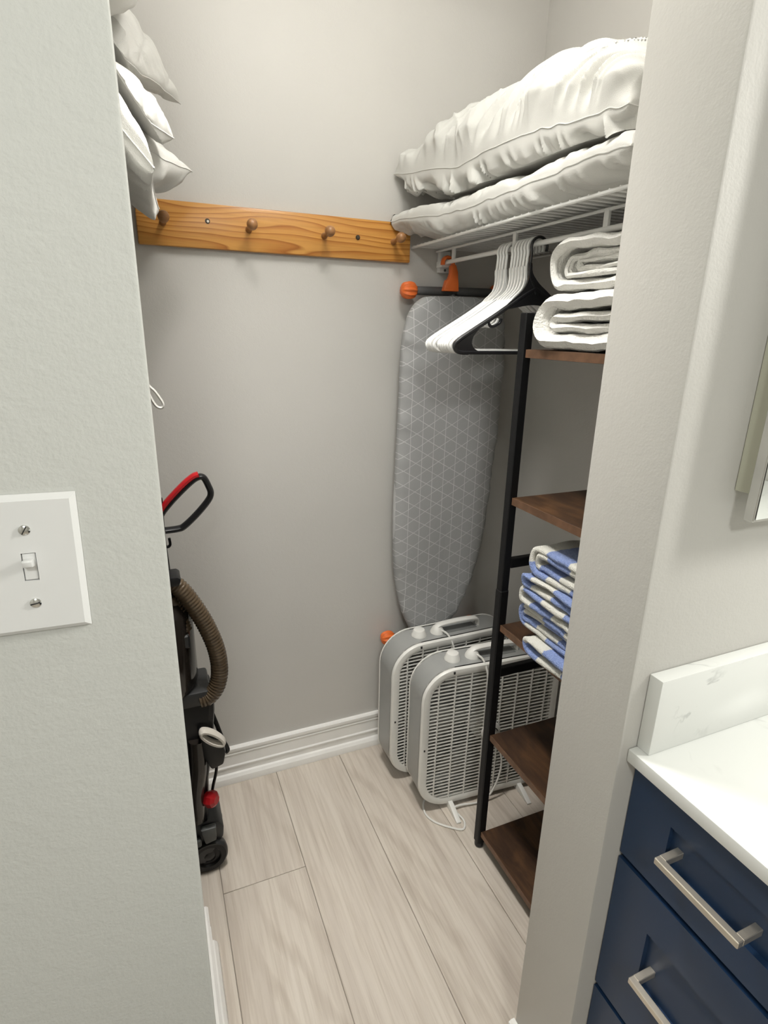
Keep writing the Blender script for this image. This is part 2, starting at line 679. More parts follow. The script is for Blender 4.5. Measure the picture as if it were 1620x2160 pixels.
# baseboards: moulded profile (distance from wall, height)
prof = [(0, 0.004), (0.014, 0.004), (0.014, 0.052), (0.0165, 0.056), (0.0165, 0.060), (0.0125, 0.064), (0.0105, 0.098),
        (0.0125, 0.104), (0.0125, 0.107), (0.010, 0.109), (0.010, 0.114), (0.014, 0.118), (0.014, 0.128), (0.009, 0.133), (0, 0.133)]
shoe = [(0.0135, 0.0005), (0.0135 + 0.017, 0.0005), (0.0135 + 0.017, 0.010), (0.0135 + 0.014, 0.022), (0.0135 + 0.007, 0.031), (0.0135, 0.034)]


def base_run(name, pf, axis, a0, a1, at, sgn, parent=None):
    g = G()
    g.prism([(at + sgn * d, h) for d, h in pf], a0, a1, 'x' if axis == 'x' else 'y')
    return struct(name, g, 'trim', parent, 20)


b = base_run('baseboard_back', prof, 'x', XL, XR, YB, -1)
base_run('shoe_moulding', shoe, 'x', XL, XR, YB, -1, b)
b = base_run('baseboard_left', prof, 'y', YF + 0.01, 1.115, XE, 1)
base_run('shoe_moulding', shoe, 'y', YF + 0.01, 1.10, XE, 1, b)
pr = [(d, h * 0.76) for d, h in prof]
b = base_run('baseboard_right', pr, 'y', YF + 0.01, YI + 0.003, XJ, -1)
base_run('shoe_moulding', shoe, 'y', YF + 0.01, YI, XJ, -1, b)

# ------------------------------------------------------------------ light switch
sw = thing('light_switch', 'white toggle light switch plate with two slotted screws on the left wall', 'light switch', (-0.099, YF, 1.314), rot=(0, math.radians(1.2), 0))
g = G()
bm = bmesh.new()
lo = [(-0.038, -0.0595), (0.038, -0.0595), (0.038, 0.0595), (-0.038, 0.0595)]
g.add([(x, -0.0003, z) for x, z in lo] + [(x * 1.0, -0.0022, z) for x, z in lo] + [(x - math.copysign(0.0045, x), -0.0062, z - math.copysign(0.0045, z)) for x, z in lo],
      [(0, 1, 5, 4), (1, 2, 6, 5), (2, 3, 7, 6), (3, 0, 4, 7), (4, 5, 9, 8), (5, 6, 10, 9), (6, 7, 11, 10), (7, 4, 8, 11)])
# front face with a rectangular toggle opening
hx, hz = 0.0052, 0.0120
o8 = len(g.v) - 4
g.add([(-hx, -0.0062, -hz), (hx, -0.0062, -hz), (hx, -0.0062, hz), (-hx, -0.0062, hz), (-hx, -0.002, -hz), (hx, -0.002, -hz), (hx, -0.002, hz), (-hx, -0.002, hz)],
      [(4, 5, 6, 7)] + [(0, 4, 7, 3), (1, 2, 6, 5), (0, 1, 5, 4), (3, 7, 6, 2)])
n0 = o8 + 4
for i in range(4):
    j = (i + 1) % 4
    g.f.append((o8 + i, o8 + j, n0 + j, n0 + i))
plate = part('plate', g, 'switch', sw, False)
bm.free()
part('toggle_slot', G().box(-0.0040, 0.0040, -0.0032, -0.0015, -0.0104, 0.0104), 'bar_grey', sw, False)
part('toggle_frame', G().box(-0.0046, 0.0046, -0.0056, -0.002, -0.0113, 0.0113, 0.0006), 'switch', sw, False)
g = G().prism([(-0.002, 0.0065), (-0.002, -0.001), (-0.0165, 0.0035), (-0.0175, 0.0085), (-0.0165, 0.0092)], -0.0036, 0.0036, 'x', 0.0008)
part('toggle', g, 'switch', sw, False)
for s_, ang in ((1, 60), (-1, 12)):
    z = 0.0316 * s_
    sc = part('screw', G().lathe([(0.0042, 0), (0.0042, 0.001), (0.003, 0.0019), (0.0008, 0.0022)], (0, -0.006, z), (0, -1, 0), 20), 'steel', sw, False)
    a = math.radians(ang)
    dx, dz = math.cos(a), math.sin(a)
    part('screw_slot', G().tube([(-dx * 0.0036, -0.0081, z - dz * 0.0036), (dx * 0.0036, -0.0081, z + dz * 0.0036)], 0.0006, 4), 'vac_grey', sc, False)

# ------------------------------------------------------------------ peg rail
pr_ = thing('peg_rail', 'golden oak rail with four round pegs on the closet back wall', 'peg rail', (0.393, YB, 1.6945))
part('board', G().box(0.022, 0.764, YB - 0.019, YB - 0.0005, 1.6945, 1.800, 0.004, 2), 'oak', pr_)
for x in (0.083, 0.294, 0.500, 0.708):
    pf = [(0.0085, 0.0), (0.0085, 0.004), (0.0062, 0.008), (0.0062, 0.028), (0.0075, 0.038), (0.0085, 0.043), (0.0115, 0.046), (0.0135, 0.052), (0.0138, 0.058), (0.0122, 0.064), (0.008, 0.0685), (0.002, 0.070)]
    part('peg', G().lathe(pf, (x, YB - 0.019, 1.747), (0, -1, 0.09), 18), 'peg', pr_)
s1 = part('screw_hole', G().lathe([(0.0062, 0), (0.0062, 0.0008), (0.004, 0.001)], (0.191, YB - 0.0191, 1.759), (0, -1, 0), 16), 'screw', pr_)
part('screw_head', G().lathe([(0.003, 0), (0.003, 0.0006)], (0.192, YB - 0.0201, 1.7585), (0, -1, 0), 12), 'nickel', s1)
part('wood_plug', G().lathe([(0.0065, 0), (0.0065, 0.002), (0.004, 0.0045), (0.001, 0.005)], (0.599, YB - 0.019, 1.751), (0, -1, 0), 14), 'screw', pr_)

# ------------------------------------------------------------------ wire shelves


def wire_shelf(label, xa, xb, ya, yb, zt, xrod, sgn):
    """front at xa, wall at xb; deck wires run in x"""
    t = thing('wire_shelf', label, 'shelf', ((xa + xb) / 2, (ya + yb) / 2, zt - 0.05))
    part('front_wire', G().tube([(xa, ya, zt - 0.003), (xa, yb, zt - 0.003)], 0.0036, 8), 'wire', t)
    for x in (xrod + 0.005 * sgn, (xrod + xb) / 2, xb - 0.006 * sgn):
        part('support_wire', G().tube([(x, ya, zt - 0.0085), (x, yb, zt - 0.0085)], 0.0034, 8), 'wire', t)
    src = None
    y = yb - 0.012
    while y > ya:
        if src is None:
            src = part('deck_wire', G().tube([(xa - 0.002 * sgn, y, zt), (xb - 0.003 * sgn, y, zt)], 0.0021, 6), 'wire', t)
            y0 = y
        else:
            share(src, t, (0, y - y0, 0))
        y -= 0.0254
    return t


RODX, RODZ = 0.858, 1.697
ws = wire_shelf('white wire shelf with hanging rod on the right closet wall, below two pillows', 0.775, XR - 0.001, YI + 0.03, YB - 0.006, 1.7405, 0.853, 1)
part('hang_rod', G().tube([(RODX, YI + 0.04, RODZ), (RODX, YB - 0.03, RODZ)], 0.0058, 12), 'wire', ws)
for y in (1.557, 1.257, 0.955, 0.70):
    part('rod_hanger', G().box(RODX - 0.004, RODX + 0.004, y - 0.0065, y + 0.0065, RODZ - 0.004, 1.735, 0.0012), 'wire', ws)
br = part('wall_bracket', G().box(0.862, 0.898, YB - 0.022, YB - 0.0005, 1.673, 1.733, 0.003, 2), 'wire', ws)
part('bracket_lip', G().box(0.850, 0.900, YB - 0.055, YB - 0.020, RODZ - 0.012, RODZ + 0.006, 0.003, 2), 'wire', br)
part('bracket_screw', G().lathe([(0.004, 0), (0.004, 0.0012), (0.001, 0.002)], (0.880, YB - 0.022, 1.680), (0, -1, 0), 10), 'bar_grey', br)

wl = wire_shelf('white wire shelf in the left recess, under the heap of pillows', -0.02, XL + 0.001, 1.115, YB - 0.006, 1.7405, -0.10, -1)

# ------------------------------------------------------------------ pillows


def pillow(name, label, loc, W, L, T, rot=(0, 0, 0), seed=1, group=None, amp=0.009, f=30.0, lam=0.075, skew=0.6, nu=70, nv=110,
           deform=None, puff=0.55, pinch=0.06, quilt=0.0, low=0.007, seam=True, bot=None, ridge=1.0, puffb=None):
    bot = T / 2 if bot is None else bot
    top = T - bot
    u = np.sin(np.linspace(-1, 1, nu) * math.pi / 2) * 0.9 + np.linspace(-1, 1, nu) * 0.1
    v = np.sin(np.linspace(-1, 1, nv) * math.pi / 2) * 0.4 + np.linspace(-1, 1, nv) * 0.6
    U, V = np.meshgrid(u, v, indexing='ij')
    X = W / 2 * U * (1 - pinch * (1 - V ** 2))
    Y = L / 2 * V * (1 - pinch * 0.7 * (1 - U ** 2))
    # slightly wandering seam
    S0 = 0.004 * vnoise(Y * 11, X * 11, seed + 50) + 0.003 * vnoise(Y * 37, X * 37, seed + 51)
    B0 = np.clip((1 - np.abs(U) ** 2.4) * (1 - np.abs(V) ** 3.0), 0, 1)
    dU = (1 - np.abs(U)) * W / 2
    dV = (1 - np.abs(V)) * L / 2
    d = np.minimum(dU, dV)
    edge = np.clip(d / 0.012, 0, 1)
    g = G()
    tops = []
    M = Matrix.Rotation(rot[2], 3, 'Z') @ Matrix.Rotation(rot[1], 3, 'Y') @ Matrix.Rotation(rot[0], 3, 'X')
    Mn = np.array(M)
    for sgn in (1, -1):
        sd = seed * 7 + (3 if sgn > 0 else 0)
        wob = 0.9 * vnoise(Y * 13, X * 13, sd + 1)

        def fold(a):
            return np.exp(-(a * 3.2) ** 2) * 1.3 - 0.5
        lamU = lam * (0.45 + 1.1 * (0.5 + 0.5 * vnoise(Y * 12, 0 * X + 3, sd + 8)))
        a1 = vnoise(Y * f + skew * f * dU + wob, X * 3, sd)
        a1b = vnoise(Y * f * 0.43 + skew * f * 0.5 * dU + wob, X * 3, sd + 11)
        a2 = vnoise(X * f + skew * f * dV + wob, Y * 3, sd + 2)
        wr = amp * ridge * ((fold(a1) + 0.9 * fold(a1b)) * np.exp(-dU / lamU) + fold(a2) * np.exp(-dV / lam))
        wr = wr + low * vnoise(X * 9, Y * 7, sd + 5) + low * 0.6 * vnoise(X * 22 + Y * 6, Y * 18, sd + 6)
        if quilt:
            wr = wr - quilt * np.exp(-np.minimum(np.abs(((X + Y) / 0.11) % 1 - 0.5), np.abs(((X - Y) / 0.11) % 1 - 0.5)) * 18)
        hh = top if sgn > 0 else bot
        F0 = B0 ** (puff if sgn > 0 or puffb is None else puffb)
        Z = S0 + sgn * F0 * hh
        A = np.stack([X, Y, Z], -1)
        N = np.cross(np.gradient(A, axis=0), np.gradient(A, axis=1)) * sgn
        N /= np.linalg.norm(N, axis=-1)[..., None] + 1e-12
        A = A + N * (wr * edge)[..., None]
        A = A @ Mn.T + np.array(loc)
        if deform:
            A = deform(A, sgn, U, V)
        tops.append(A)
        g.grid(A, flip=(sgn < 0))
    o = single(name, g, 'pillow', label, 'pillow', tuple(loc), group, 60)
    # merge the two faces along the seam
    bm_ = bmesh.new()
    bm_.from_mesh(o.data)
    bmesh.ops.remove_doubles(bm_, verts=bm_.verts, dist=0.0004)
    bm_.to_mesh(o.data)
    bm_.free()
    if seam:
        A = (tops[0] + tops[1]) / 2
        ring = list(A[:, 0]) + list(A[-1, 1:]) + list(A[-2::-1, -1]) + list(A[0, -2:0:-1])
        part('seam', G().tube(ring[::2], 0.0014, 5, closed=True), 'pillow', o)
    return o


SHELF_TOP = 1.7435


def low_top(x, y):
    """approximate top of the lower right-hand pillow"""
    U = np.clip((x - 0.962) / 0.222, -1, 1)
    V = np.clip((y - 1.225) / 0.43, -1, 1)
    return 1.787 + 0.050 * np.clip((1 - np.abs(U) ** 2.4) * (1 - np.abs(V) ** 3.0), 0, 1) ** 0.3


def def_low(A, sgn, U, V):
    z = A[..., 2]
    # far front corner reaches out over the shelf edge
    k = np.clip(V - 0.4, 0, 1) * np.clip(-U, 0, 1)
    A[..., 0] -= 0.075 * k
    A[..., 2] += 0.02 * k
    z = A[..., 2]
    A[..., 2] = np.where(z < SHELF_TOP, SHELF_TOP + (z - SHELF_TOP) * 0.02, z)
    A[..., 0] = np.minimum(A[..., 0], XR - 0.004)
    A[..., 1] = np.minimum(A[..., 1], YB - 0.026)
    return A


def def_up(A, sgn, U, V):
    x, y = A[..., 0].copy(), A[..., 1].copy()
    k = np.clip(V - 0.35, 0, 1) * np.clip(-U + 0.2, 0, 1)
    A[..., 0] -= 0.05 * k
    A[..., 2] += 0.055 * np.clip(V - 0.3, 0, 1) - 0.055 * np.clip(-V - 0.3, 0, 1)
    lt = low_top(x, y)
    A[..., 2] = np.maximum(A[..., 2], lt + 0.011)
    A[..., 0] = np.minimum(A[..., 0], XR - 0.004)
    A[..., 1] = np.minimum(A[..., 1], YB - 0.004)
    return A


pillow('pillow', 'lower of the two white pillows, lying directly on the right wire shelf', (0.962, 1.225, 1.787), 0.445, 0.87, 0.100,
       seed=4, group='white pillows on the right wire shelf', deform=def_low, puff=0.3, amp=0.0075, f=36.0, low=0.003, bot=0.055, puffb=0.35, nu=150, nv=320, lam=0.07)
pillow('pillow', 'upper, plumper of the two white pillows on the right wire shelf', (0.962, 1.235, 1.884), 0.44, 0.85, 0.227,
       seed=9, group='white pillows on the right wire shelf', deform=def_up, puff=0.46, amp=0.017, f=34.0, lam=0.17, skew=0.8, bot=0.064, puffb=0.32, low=0.004, nu=160, nv=340)


def clampL(A, sgn, U, V):
    A[..., 0] = np.maximum(A[..., 0], XL + 0.004)
    A[..., 1] = np.clip(A[..., 1], 1.108, YB - 0.022)
    return A


GL = 'pillows heaped on the left shelf'
R = math.radians


def floor_at(A, zf, x1=0.0):
    z = A[..., 2]
    A[..., 2] = np.where((z < zf) & (A[..., 0] < x1), zf + (z - zf) * 0.02, z)
    return A


def def_B(A, sgn, U, V):
    A = clampL(floor_at(A, SHELF_TOP + 0.004), sgn, U, V)
    A[..., 1] = np.maximum(A[..., 1], 1.364)
    return A


def droop(A, sgn, U, V):
    # the end hangs down over the shelf edge
    d_ = np.clip(A[..., 0] + 0.03, 0, 1)
    A[..., 2] -= d_ * 1.2
    A = clampL(floor_at(A, SHELF_TOP + 0.004), sgn, U, V)
    A[..., 1] = np.minimum(A[..., 1], 1.358)
    return A


def def_C(A, sgn, U, V):
    return clampL(floor_at(A, 1.938 - 1.0 * np.clip(A[..., 0] + 0.01, 0, 0.2), 9), sgn, U, V)


def def_D(A, sgn, U, V):
    A = clampL(floor_at(A, 2.055 - 1.2 * np.clip(A[..., 0] + 0.03, 0, 0.2), 9), sgn, U, V)
    A[..., 1] = np.maximum(A[..., 1], 1.372)
    return A


def def_E(A, sgn, U, V):
    A = clampL(floor_at(A, 2.050, -0.03), sgn, U, V)
    A[..., 1] = np.minimum(A[..., 1], 1.366)
    return A


pillow('pillow', 'white pillow drooping over the left shelf edge, lowest of the left heap', (-0.168, 1.235, 1.838), 0.45, 0.25, 0.19, (0, 0, R(-3)), 21, GL,
       amp=0.005, deform=droop, nu=70, nv=60, low=0.004, puff=0.42, pinch=0.03)
pillow('pillow', 'white pillow with a seamed corner pointing right above the peg rail', (-0.105, 1.50, 1.835), 0.40, 0.31, 0.165, (0, 0, R(-37)), 23, GL,
       amp=0.007, deform=def_B, nu=80, nv=70, low=0.003, pinch=0.02, puff=0.5)
pillow('pillow', 'white pillow in the middle of the left heap, corner sagging', (-0.135, 1.36, 1.93), 0.40, 0.30, 0.17, (0, R(20), R(-33)), 25, GL,
       amp=0.009, deform=def_C, nu=80, nv=70, puff=0.45, pinch=0.03)
pillow('pillow', 'quilted white pillow high in the left heap, corner hanging against the back wall', (-0.045, 1.50, 2.13), 0.40, 0.28, 0.11, (0, R(50), R(-30)), 27, GL,
       amp=0.006, deform=def_D, nu=80, nv=70, quilt=0.006)
pillow('pillow', 'white pillow topmost of the left heap, cut by the top of the picture', (-0.15, 1.235, 2.095), 0.45, 0.25, 0.20, (0, 0, R(3)), 29, GL,
       amp=0.005, deform=def_E, nu=70, nv=60, puff=0.42, pinch=0.03)

# ------------------------------------------------------------------ cord loop
g = G().tube(catmull([(-0.018, 1.29, 1.74), (-0.016, 1.29, 1.60), (-0.012, 1.29, 1.45), (0.004, 1.29, 1.392), (0.020, 1.29, 1.370), (0.0325, 1.29, 1.347), (0.030, 1.29, 1.337), (0.019, 1.29, 1.341), (0.009, 1.29, 1.362), (0.000, 1.29, 1.395), (-0.014, 1.292, 1.47), (-0.021, 1.294, 1.60), (-0.022, 1.294, 1.74)], 6), 0.0033, 6)
single('cord_loop', g, 'cord_white', 'thin white cord loop hanging beside the left wall edge', 'cord', (-0.02, 1.29, 1.74))

# ------------------------------------------------------------------ clothes hangers


def make_hanger(label, mat, y, group, seed, black=False):
    rnd = random.Random(seed)
    rz = rnd.uniform(-0.003, 0.003)
    x0 = RODX + 0.006
    t = thing('clothes_hanger', label, 'hanger', (x0, y, RODZ + 0.0075), group, (rnd.uniform(-0.01, 0.01), rnd.uniform(-0.012, 0.012), rz))
    R_ = 0.0215
    hk = []
    for k in range(0, 13):
        a = math.radians(205 - 225 * k / 12)
        hk.append((R_ * math.cos(a), 0, -R_ + 0.0065 + R_ * math.sin(a)))
    hook = [(0.0, 0, -0.115), (-0.006, 0, -0.100), (-0.018, 0, -0.082), (-0.0215, 0, -0.06)] + hk
    g = G().tube(catmull(hook, 2), 0.0040, 8, up=(0, 1, 0), flat=(0.95, 0.8))
    part('hook', g, mat, t, False)
    ends = []
    for s_ in (-1, 1):
        sh = catmull([(0, 0, -0.103), (s_ * 0.03, 0, -0.118), (s_ * 0.10, 0, -0.162), (s_ * 0.165, 0, -0.200), (s_ * 0.196, 0, -0.219), (s_ * 0.2065, 0, -0.231), (s_ * 0.200, 0, -0.243), (s_ * 0.185, 0, -0.2465), (s_ * 0.17, 0, -0.2465)], 4)
        part('shoulder', G().tube(sh, 0.0047, 8, up=(0, 1, 0), flat=(0.95, 1.1)), mat, t, False)
        nt = catmull([(s_ * 0.122, 0, -0.176), (s_ * 0.118, 0, -0.186), (s_ * 0.108, 0, -0.189), (s_ * 0.092, 0, -0.181), (s_ * 0.088, 0, -0.171)], 3)
        part('strap_notch', G().tube(nt, 0.0036, 6, up=(0, 1, 0)), mat, t, False)
        if black:
            part('gusset', G().prism([(p.x, p.z) for p in catmull([(s_ * a, 0, b_) for a, b_ in ((0.135, -0.183), (0.165, -0.200), (0.200, -0.222), (0.2045, -0.234), (0.195, -0.245), (0.170, -0.2465), (0.138, -0.2465), (0.155, -0.238), (0.163, -0.226), (0.160, -0.212), (0.150, -0.199))], 3, True)], -0.0022, 0.0022, 'y'), mat, t, False)
    part('bar', G().tube([(-0.172, 0, -0.2465), (0.172, 0, -0.2465)], 0.0045, 8), mat, t, False)
    if black:
        nk = [(-0.0255, -0.050), (-0.0225, -0.080), (-0.036, -0.108), (-0.075, -0.141), (-0.075, -0.150), (-0.03, -0.142), (0.0, -0.139), (0.03, -0.142), (0.075, -0.150), (0.075, -0.141), (0.035, -0.110), (0.008, -0.092), (-0.013, -0.070), (-0.0170, -0.050)]
    else:
        nk = [(-0.0252, -0.055), (-0.0235, -0.080), (-0.030, -0.104), (-0.055, -0.128), (-0.03, -0.126), (0.0, -0.119), (0.03, -0.126), (0.055, -0.130), (0.022, -0.104), (-0.004, -0.088), (-0.0155, -0.070), (-0.0175, -0.055)]
    nk = [(p.x, p.z) for p in catmull([(a, 0, b_) for a, b_ in nk], 3, True)]
    part('neck', G().prism(nk, -0.0026, 0.0026, 'y'), mat, t, False)
    return t


GH = 'white hangers on the rod'
ordn = ['first', 'second', 'third', 'fourth', 'fifth', 'sixth', 'seventh', 'eighth', 'ninth', 'tenth']
make_hanger('black plastic hanger, nearest on the rod beside the folded white blankets', 'black_plastic', 1.168, None, 3, True)
for i in range(10):
    make_hanger('white plastic hanger on the rod, %s behind the black hanger' % ordn[i], 'hanger_white', 1.182 + 0.0122 * i + (0.012 if i >= 6 else 0.0), GH, 10 + i)

# ------------------------------------------------------------------ ironing board
ib = thing('ironing_board', 'ironing board with grey triangle-print cover hung in the back corner', 'ironing board', (0.89, 1.60, 0.45))
left = [(0.855, 0.452), (0.80, 0.478), (0.765, 0.535), (0.735, 0.62), (0.715, 0.74), (0.708, 0.92), (0.711, 1.10), (0.716, 1.28), (0.719, 1.44), (0.728, 1.51), (0.745, 1.56), (0.775, 1.592), (0.81, 1.601)]
right = [(0.90, 1.604), (1.00, 1.603), (1.04, 1.592), (1.062, 1.56), (1.071, 1.50), (1.078, 1.38), (1.076, 1.20), (1.064, 1.04), (1.050, 0.84), (1.020, 0.69), (0.975, 0.57), (0.93, 0.49), (0.895, 0.457)]
ol = catmull([(x, 0, z) for x, z in left + right], 8, True)
S = [0.0, 0.2, 0.4, 0.6, 0.75, 0.86, 0.92, 0.96, 0.985, 1.0]
A = np.zeros((len(ol), len(S) + 6, 3))
for i, p in enumerate(ol):
    cz = min(max(p.z, 0.66), 1.42)
    cx = 0.892 - 0.02 * max(0, (0.9 - cz))
    gth = vnoise(p.z * 46, p.x * 46, 5)
    g2 = vnoise(p.z * 21, p.x * 21, 6)
    for k, sv in enumerate(S):
        yy = 1.570 + 0.016 * sv ** 14 + (0.0065 * gth + 0.004 * g2) * np.clip((sv - 0.72) / 0.28, 0, 1)
        x_, z_ = cx + (p.x - cx) * sv, cz + (p.z - cz) * sv
        yy += 0.0025 * vnoise(x_ * 28, z_ * 5, 8) * (1 if z_ < 1.1 else 0.4)
        A[i, k] = (x_, yy, z_)
    for k in range(6):
        t_ = (k + 1) / 6
        sv = 1 + 0.004 * math.sin(t_ * math.pi) - 0.10 * max(0, t_ - 0.6)
        A[i, len(S) + k] = (cx + (p.x - cx) * sv, 1.586 + 0.028 * t_ + 0.002 * gth * (1 - t_), cz + (p.z - cz) * sv)
part('cover', G().grid(A, wrap_u=True, flip=False), 'iron', ib, smooth=70)
part('board_back', G().prism([(p.x + (0.89 - p.x) * 0.04, p.z + (1.05 - p.z) * 0.02) for p in ol[::4]], 1.598, 1.612, 'y'), 'bar_grey', ib)


def ball_cap(x, z, sgn):
    """ribbed orange foot cap"""
    g = G()
    segs, rings = 40, 10
    vs = np.zeros((rings, segs, 3))
    for i in range(rings):
        a = math.pi * i / (rings - 1)
        for k in range(segs):
            t_ = 2 * math.pi * k / segs
            rr = 0.0235 * (math.sin(a) ** 0.7) * (1 + 0.09 * math.cos(10 * t_))
            vs[i, k] = (x - sgn * 0.026 * math.cos(a), 1.628 + rr * math.cos(t_), z + rr * math.sin(t_))
    g.grid(vs, wrap_v=True)
    return g


lg = part('leg_bar', G().tube([(0.765, 1.628, 1.6175), (1.045, 1.628, 1.6225)], 0.0125, 14), 'bar_grey', ib)
part('foot_cap', ball_cap(0.752, 1.6175, 1), 'orange', lg)
part('foot_cap', ball_cap(1.058, 1.6225, -1), 'orange', lg)
lg = part('leg_bar', G().tube([(0.725, 1.628, 0.462), (1.03, 1.628, 0.462)], 0.011, 14), 'bar_grey', ib)
part('foot_cap', ball_cap(0.712, 0.462, 1), 'orange', lg)
part('foot_cap', ball_cap(1.045, 0.462, -1), 'orange', lg)
part('leg', G().tube([(0.90, 1.628, 1.615), (0.80, 1.628, 0.47)], 0.010, 12), 'bar_grey', ib)
part('leg', G().tube([(0.93, 1.636, 1.615), (0.86, 1.636, 0.47)], 0.010, 12), 'bar_grey', ib)
# orange hook over the rod
hk = catmull([(0.846, 1.60, 1.690), (0.848, 1.60, 1.703), (0.859, 1.60, 1.711), (0.874, 1.60, 1.706), (0.880, 1.60, 1.692), (0.879, 1.60, 1.676)], 4)
g = G().tube(hk, 0.0065, 8, up=(0, 1, 0), flat=(1.6, 0.8))
g.prism([(0.872, 1.690), (0.886, 1.692), (0.894, 1.672), (0.898, 1.640), (0.900, 1.618), (0.850, 1.618), (0.858, 1.648), (0.866, 1.652), (0.872, 1.668)], 1.590, 1.610, 'y', 0.002)
part('hanging_hook', g, 'orange', ib)

# ------------------------------------------------------------------ shelving unit
su = thing('shelving_unit', 'narrow black metal shelving unit with five rustic brown shelves', 'shelving unit', (0.965, 0.89, 0))
PX0, PX1, PY0, PY1 = 0.800, 1.165, 0.668, 1.118
for (x, y) in ((PX0 + 0.0125, PY1), (PX1 - 0.0125, PY1), (PX0 + 0.0125, PY0), (PX1 - 0.0125, PY0)):
    p_ = part('post', G().box(x - 0.0115, x + 0.0115, y - 0.0115, y + 0.0115, 0.845, 1.546, 0.002), 'black_metal', su)
    part('lower_post', G().box(x - 0.0130, x + 0.0130, y - 0.0130, y + 0.0130, 0.016, 0.865, 0.003), 'black_metal', p_)
    part('foot', G().lathe([(0.010, 0.0), (0.0135, 0.003), (0.0140, 0.010), (0.0125, 0.018)], (x, y, 0.0), (0, 0, 1), 14), 'black_plastic', p_)
for y in (PY1, PY0):
    for z in (1.534, 0.937, 0.612):
        part('end_rail', G().box(PX0 + 0.026, PX1 - 0.026, y - 0.009, y + 0.009, z - 0.013, z + 0.013, 0.002), 'black_metal', su)
for z in (1.468, 1.118, 0.768, 0.418, 0.066):
    s_ = part('shelf_board', G().box(PX0 + 0.008, PX1 - 0.003, PY0 + 0.014, PY1 - 0.014, z - 0.019, z, 0.0015), 'rustic', su)
    part('edge_band', G().box(PX0 + 0.0066, PX0 + 0.0079, PY0 + 0.014, PY1 - 0.014, z - 0.0185, z - 0.0006), 'rustic_edge', s_)

# ------------------------------------------------------------------ folded cloth


def ushell(g, yfar, ynear, z0, z1, x0, x1, th, seed, s0, zlim=(-9, 9), tilt=0.0, rough=0.0045, uvs=None, nx=22, close=0.85, soft=False):
    """a sheet folded round at the far end (U lying on its side, seen from the aisle)"""
    rad = (z1 - z0) / 2
    zc = (z0 + z1) / 2
    path = []
    n1 = 16
    for k in range(n1):
        t = k / n1
        y = ynear + (yfar - rad - ynear) * t
        path.append((y, z0))
    for k in range(13):
        a = -math.pi / 2 + math.pi * k / 12
        path.append((yfar - rad + rad * math.cos(a) * close, zc + rad * math.sin(a)))
    for k in range(1, n1 + 1):
        t = k / n1
        path.append((yfar - rad + (ynear - yfar + rad) * t, z1))
    path = np.array(path)
    tan = np.gradient(path, axis=0)
    tan /= np.linalg.norm(tan, axis=1)[:, None]
    nor = np.stack([tan[:, 1], -tan[:, 0]], 1)   # outward
    s = np.concatenate([[0], np.cumsum(np.linalg.norm(np.diff(path, axis=0), axis=1))]) + s0
    # cross-section ring: out, rounded side, in, rounded side
    xs = np.linspace(x0, x1, nx) if not soft else x0 + (x1 - x0) * np.linspace(0, 1, nx) ** 2.2
    ring = [(x, 0.5) for x in xs] + [(x1 + th * 0.35, 0.0)] + [(x, -0.5) for x in xs[::-1]] + [(x0 - th * 0.35, 0.0)]
    rx = np.array([q[0] for q in ring])[None, :]
    ro = np.array([q[1] for q in ring])[None, :]
    S_ = s[:, None]
    dn = rough * (vnoise(rx * 40 + S_ * 3, S_ * 40 + 0 * rx, seed) + 0.8 * vnoise(rx * 14 + 0 * S_, S_ * 16 + 0 * rx, seed + 1))
    xo = 0.006 * vnoise(S_ * 14 + 0 * rx, 0 * S_ + 0 * rx + seed * 3.1, seed + 2)
    A = np.stack([rx + xo, path[:, 0:1] + nor[:, 0:1] * (ro * th + dn), path[:, 1:2] + nor[:, 1:2] * (ro * th + dn * 0.7) + tilt * (path[:, 0:1] - ynear)], -1)
    if soft:
        # rumpled bulges, kept off the resting faces, and rounded long edges
        fade = np.clip((rx - x0) / 0.03, 0, 1)
        squash = 0.62 + 0.38 * np.sqrt(np.clip(1 - (1 - fade) ** 2, 0, 1))
        mid_y, mid_z = path[:, 0:1], path[:, 1:2]
        A[..., 1] = mid_y + (A[..., 1] - mid_y) * squash
        A[..., 2] = mid_z + (A[..., 2] - mid_z) * squash
        A[..., 0] += 0.012 * vnoise(S_ * 9 + 0 * rx, rx * 6 + 0 * S_, seed + 4) * (1 - fade)
        crk = 0.0022 * vnoise(rx * 170 + 1.5 * vnoise(S_ * 20 + 0 * rx, rx * 20 + 0 * S_, seed + 7), S_ * 16 + 0 * rx, seed + 6)
        A[..., 1] += nor[:, 0:1] * crk * np.sign(ro)
        A[..., 2] += nor[:, 1:2] * crk * np.sign(ro)
        A[..., 2] += 0.004 * vnoise(S_ * 24 + rx * 20, rx * 12 + 0 * S_, seed + 5) * np.clip(nor[:, 1:2], 0, 1)
    A[..., 2] = np.clip(A[..., 2], zlim[0], zlim[1])
    uv = [(float(s[i]), 1.0) for i in range(len(path)) for _ in ring]
    if g.uv is None:
        g.uv = []
    g.uv.extend(uv)
    g.grid(A, wrap_v=True)
    nr = len(ring)
    o = len(g.v) - A.shape[0] * nr
    g.f.append(tuple(o + k for k in range(nr))[::-1])
    g.f.append(tuple(o + (A.shape[0] - 1) * nr + k for k in range(nr)))


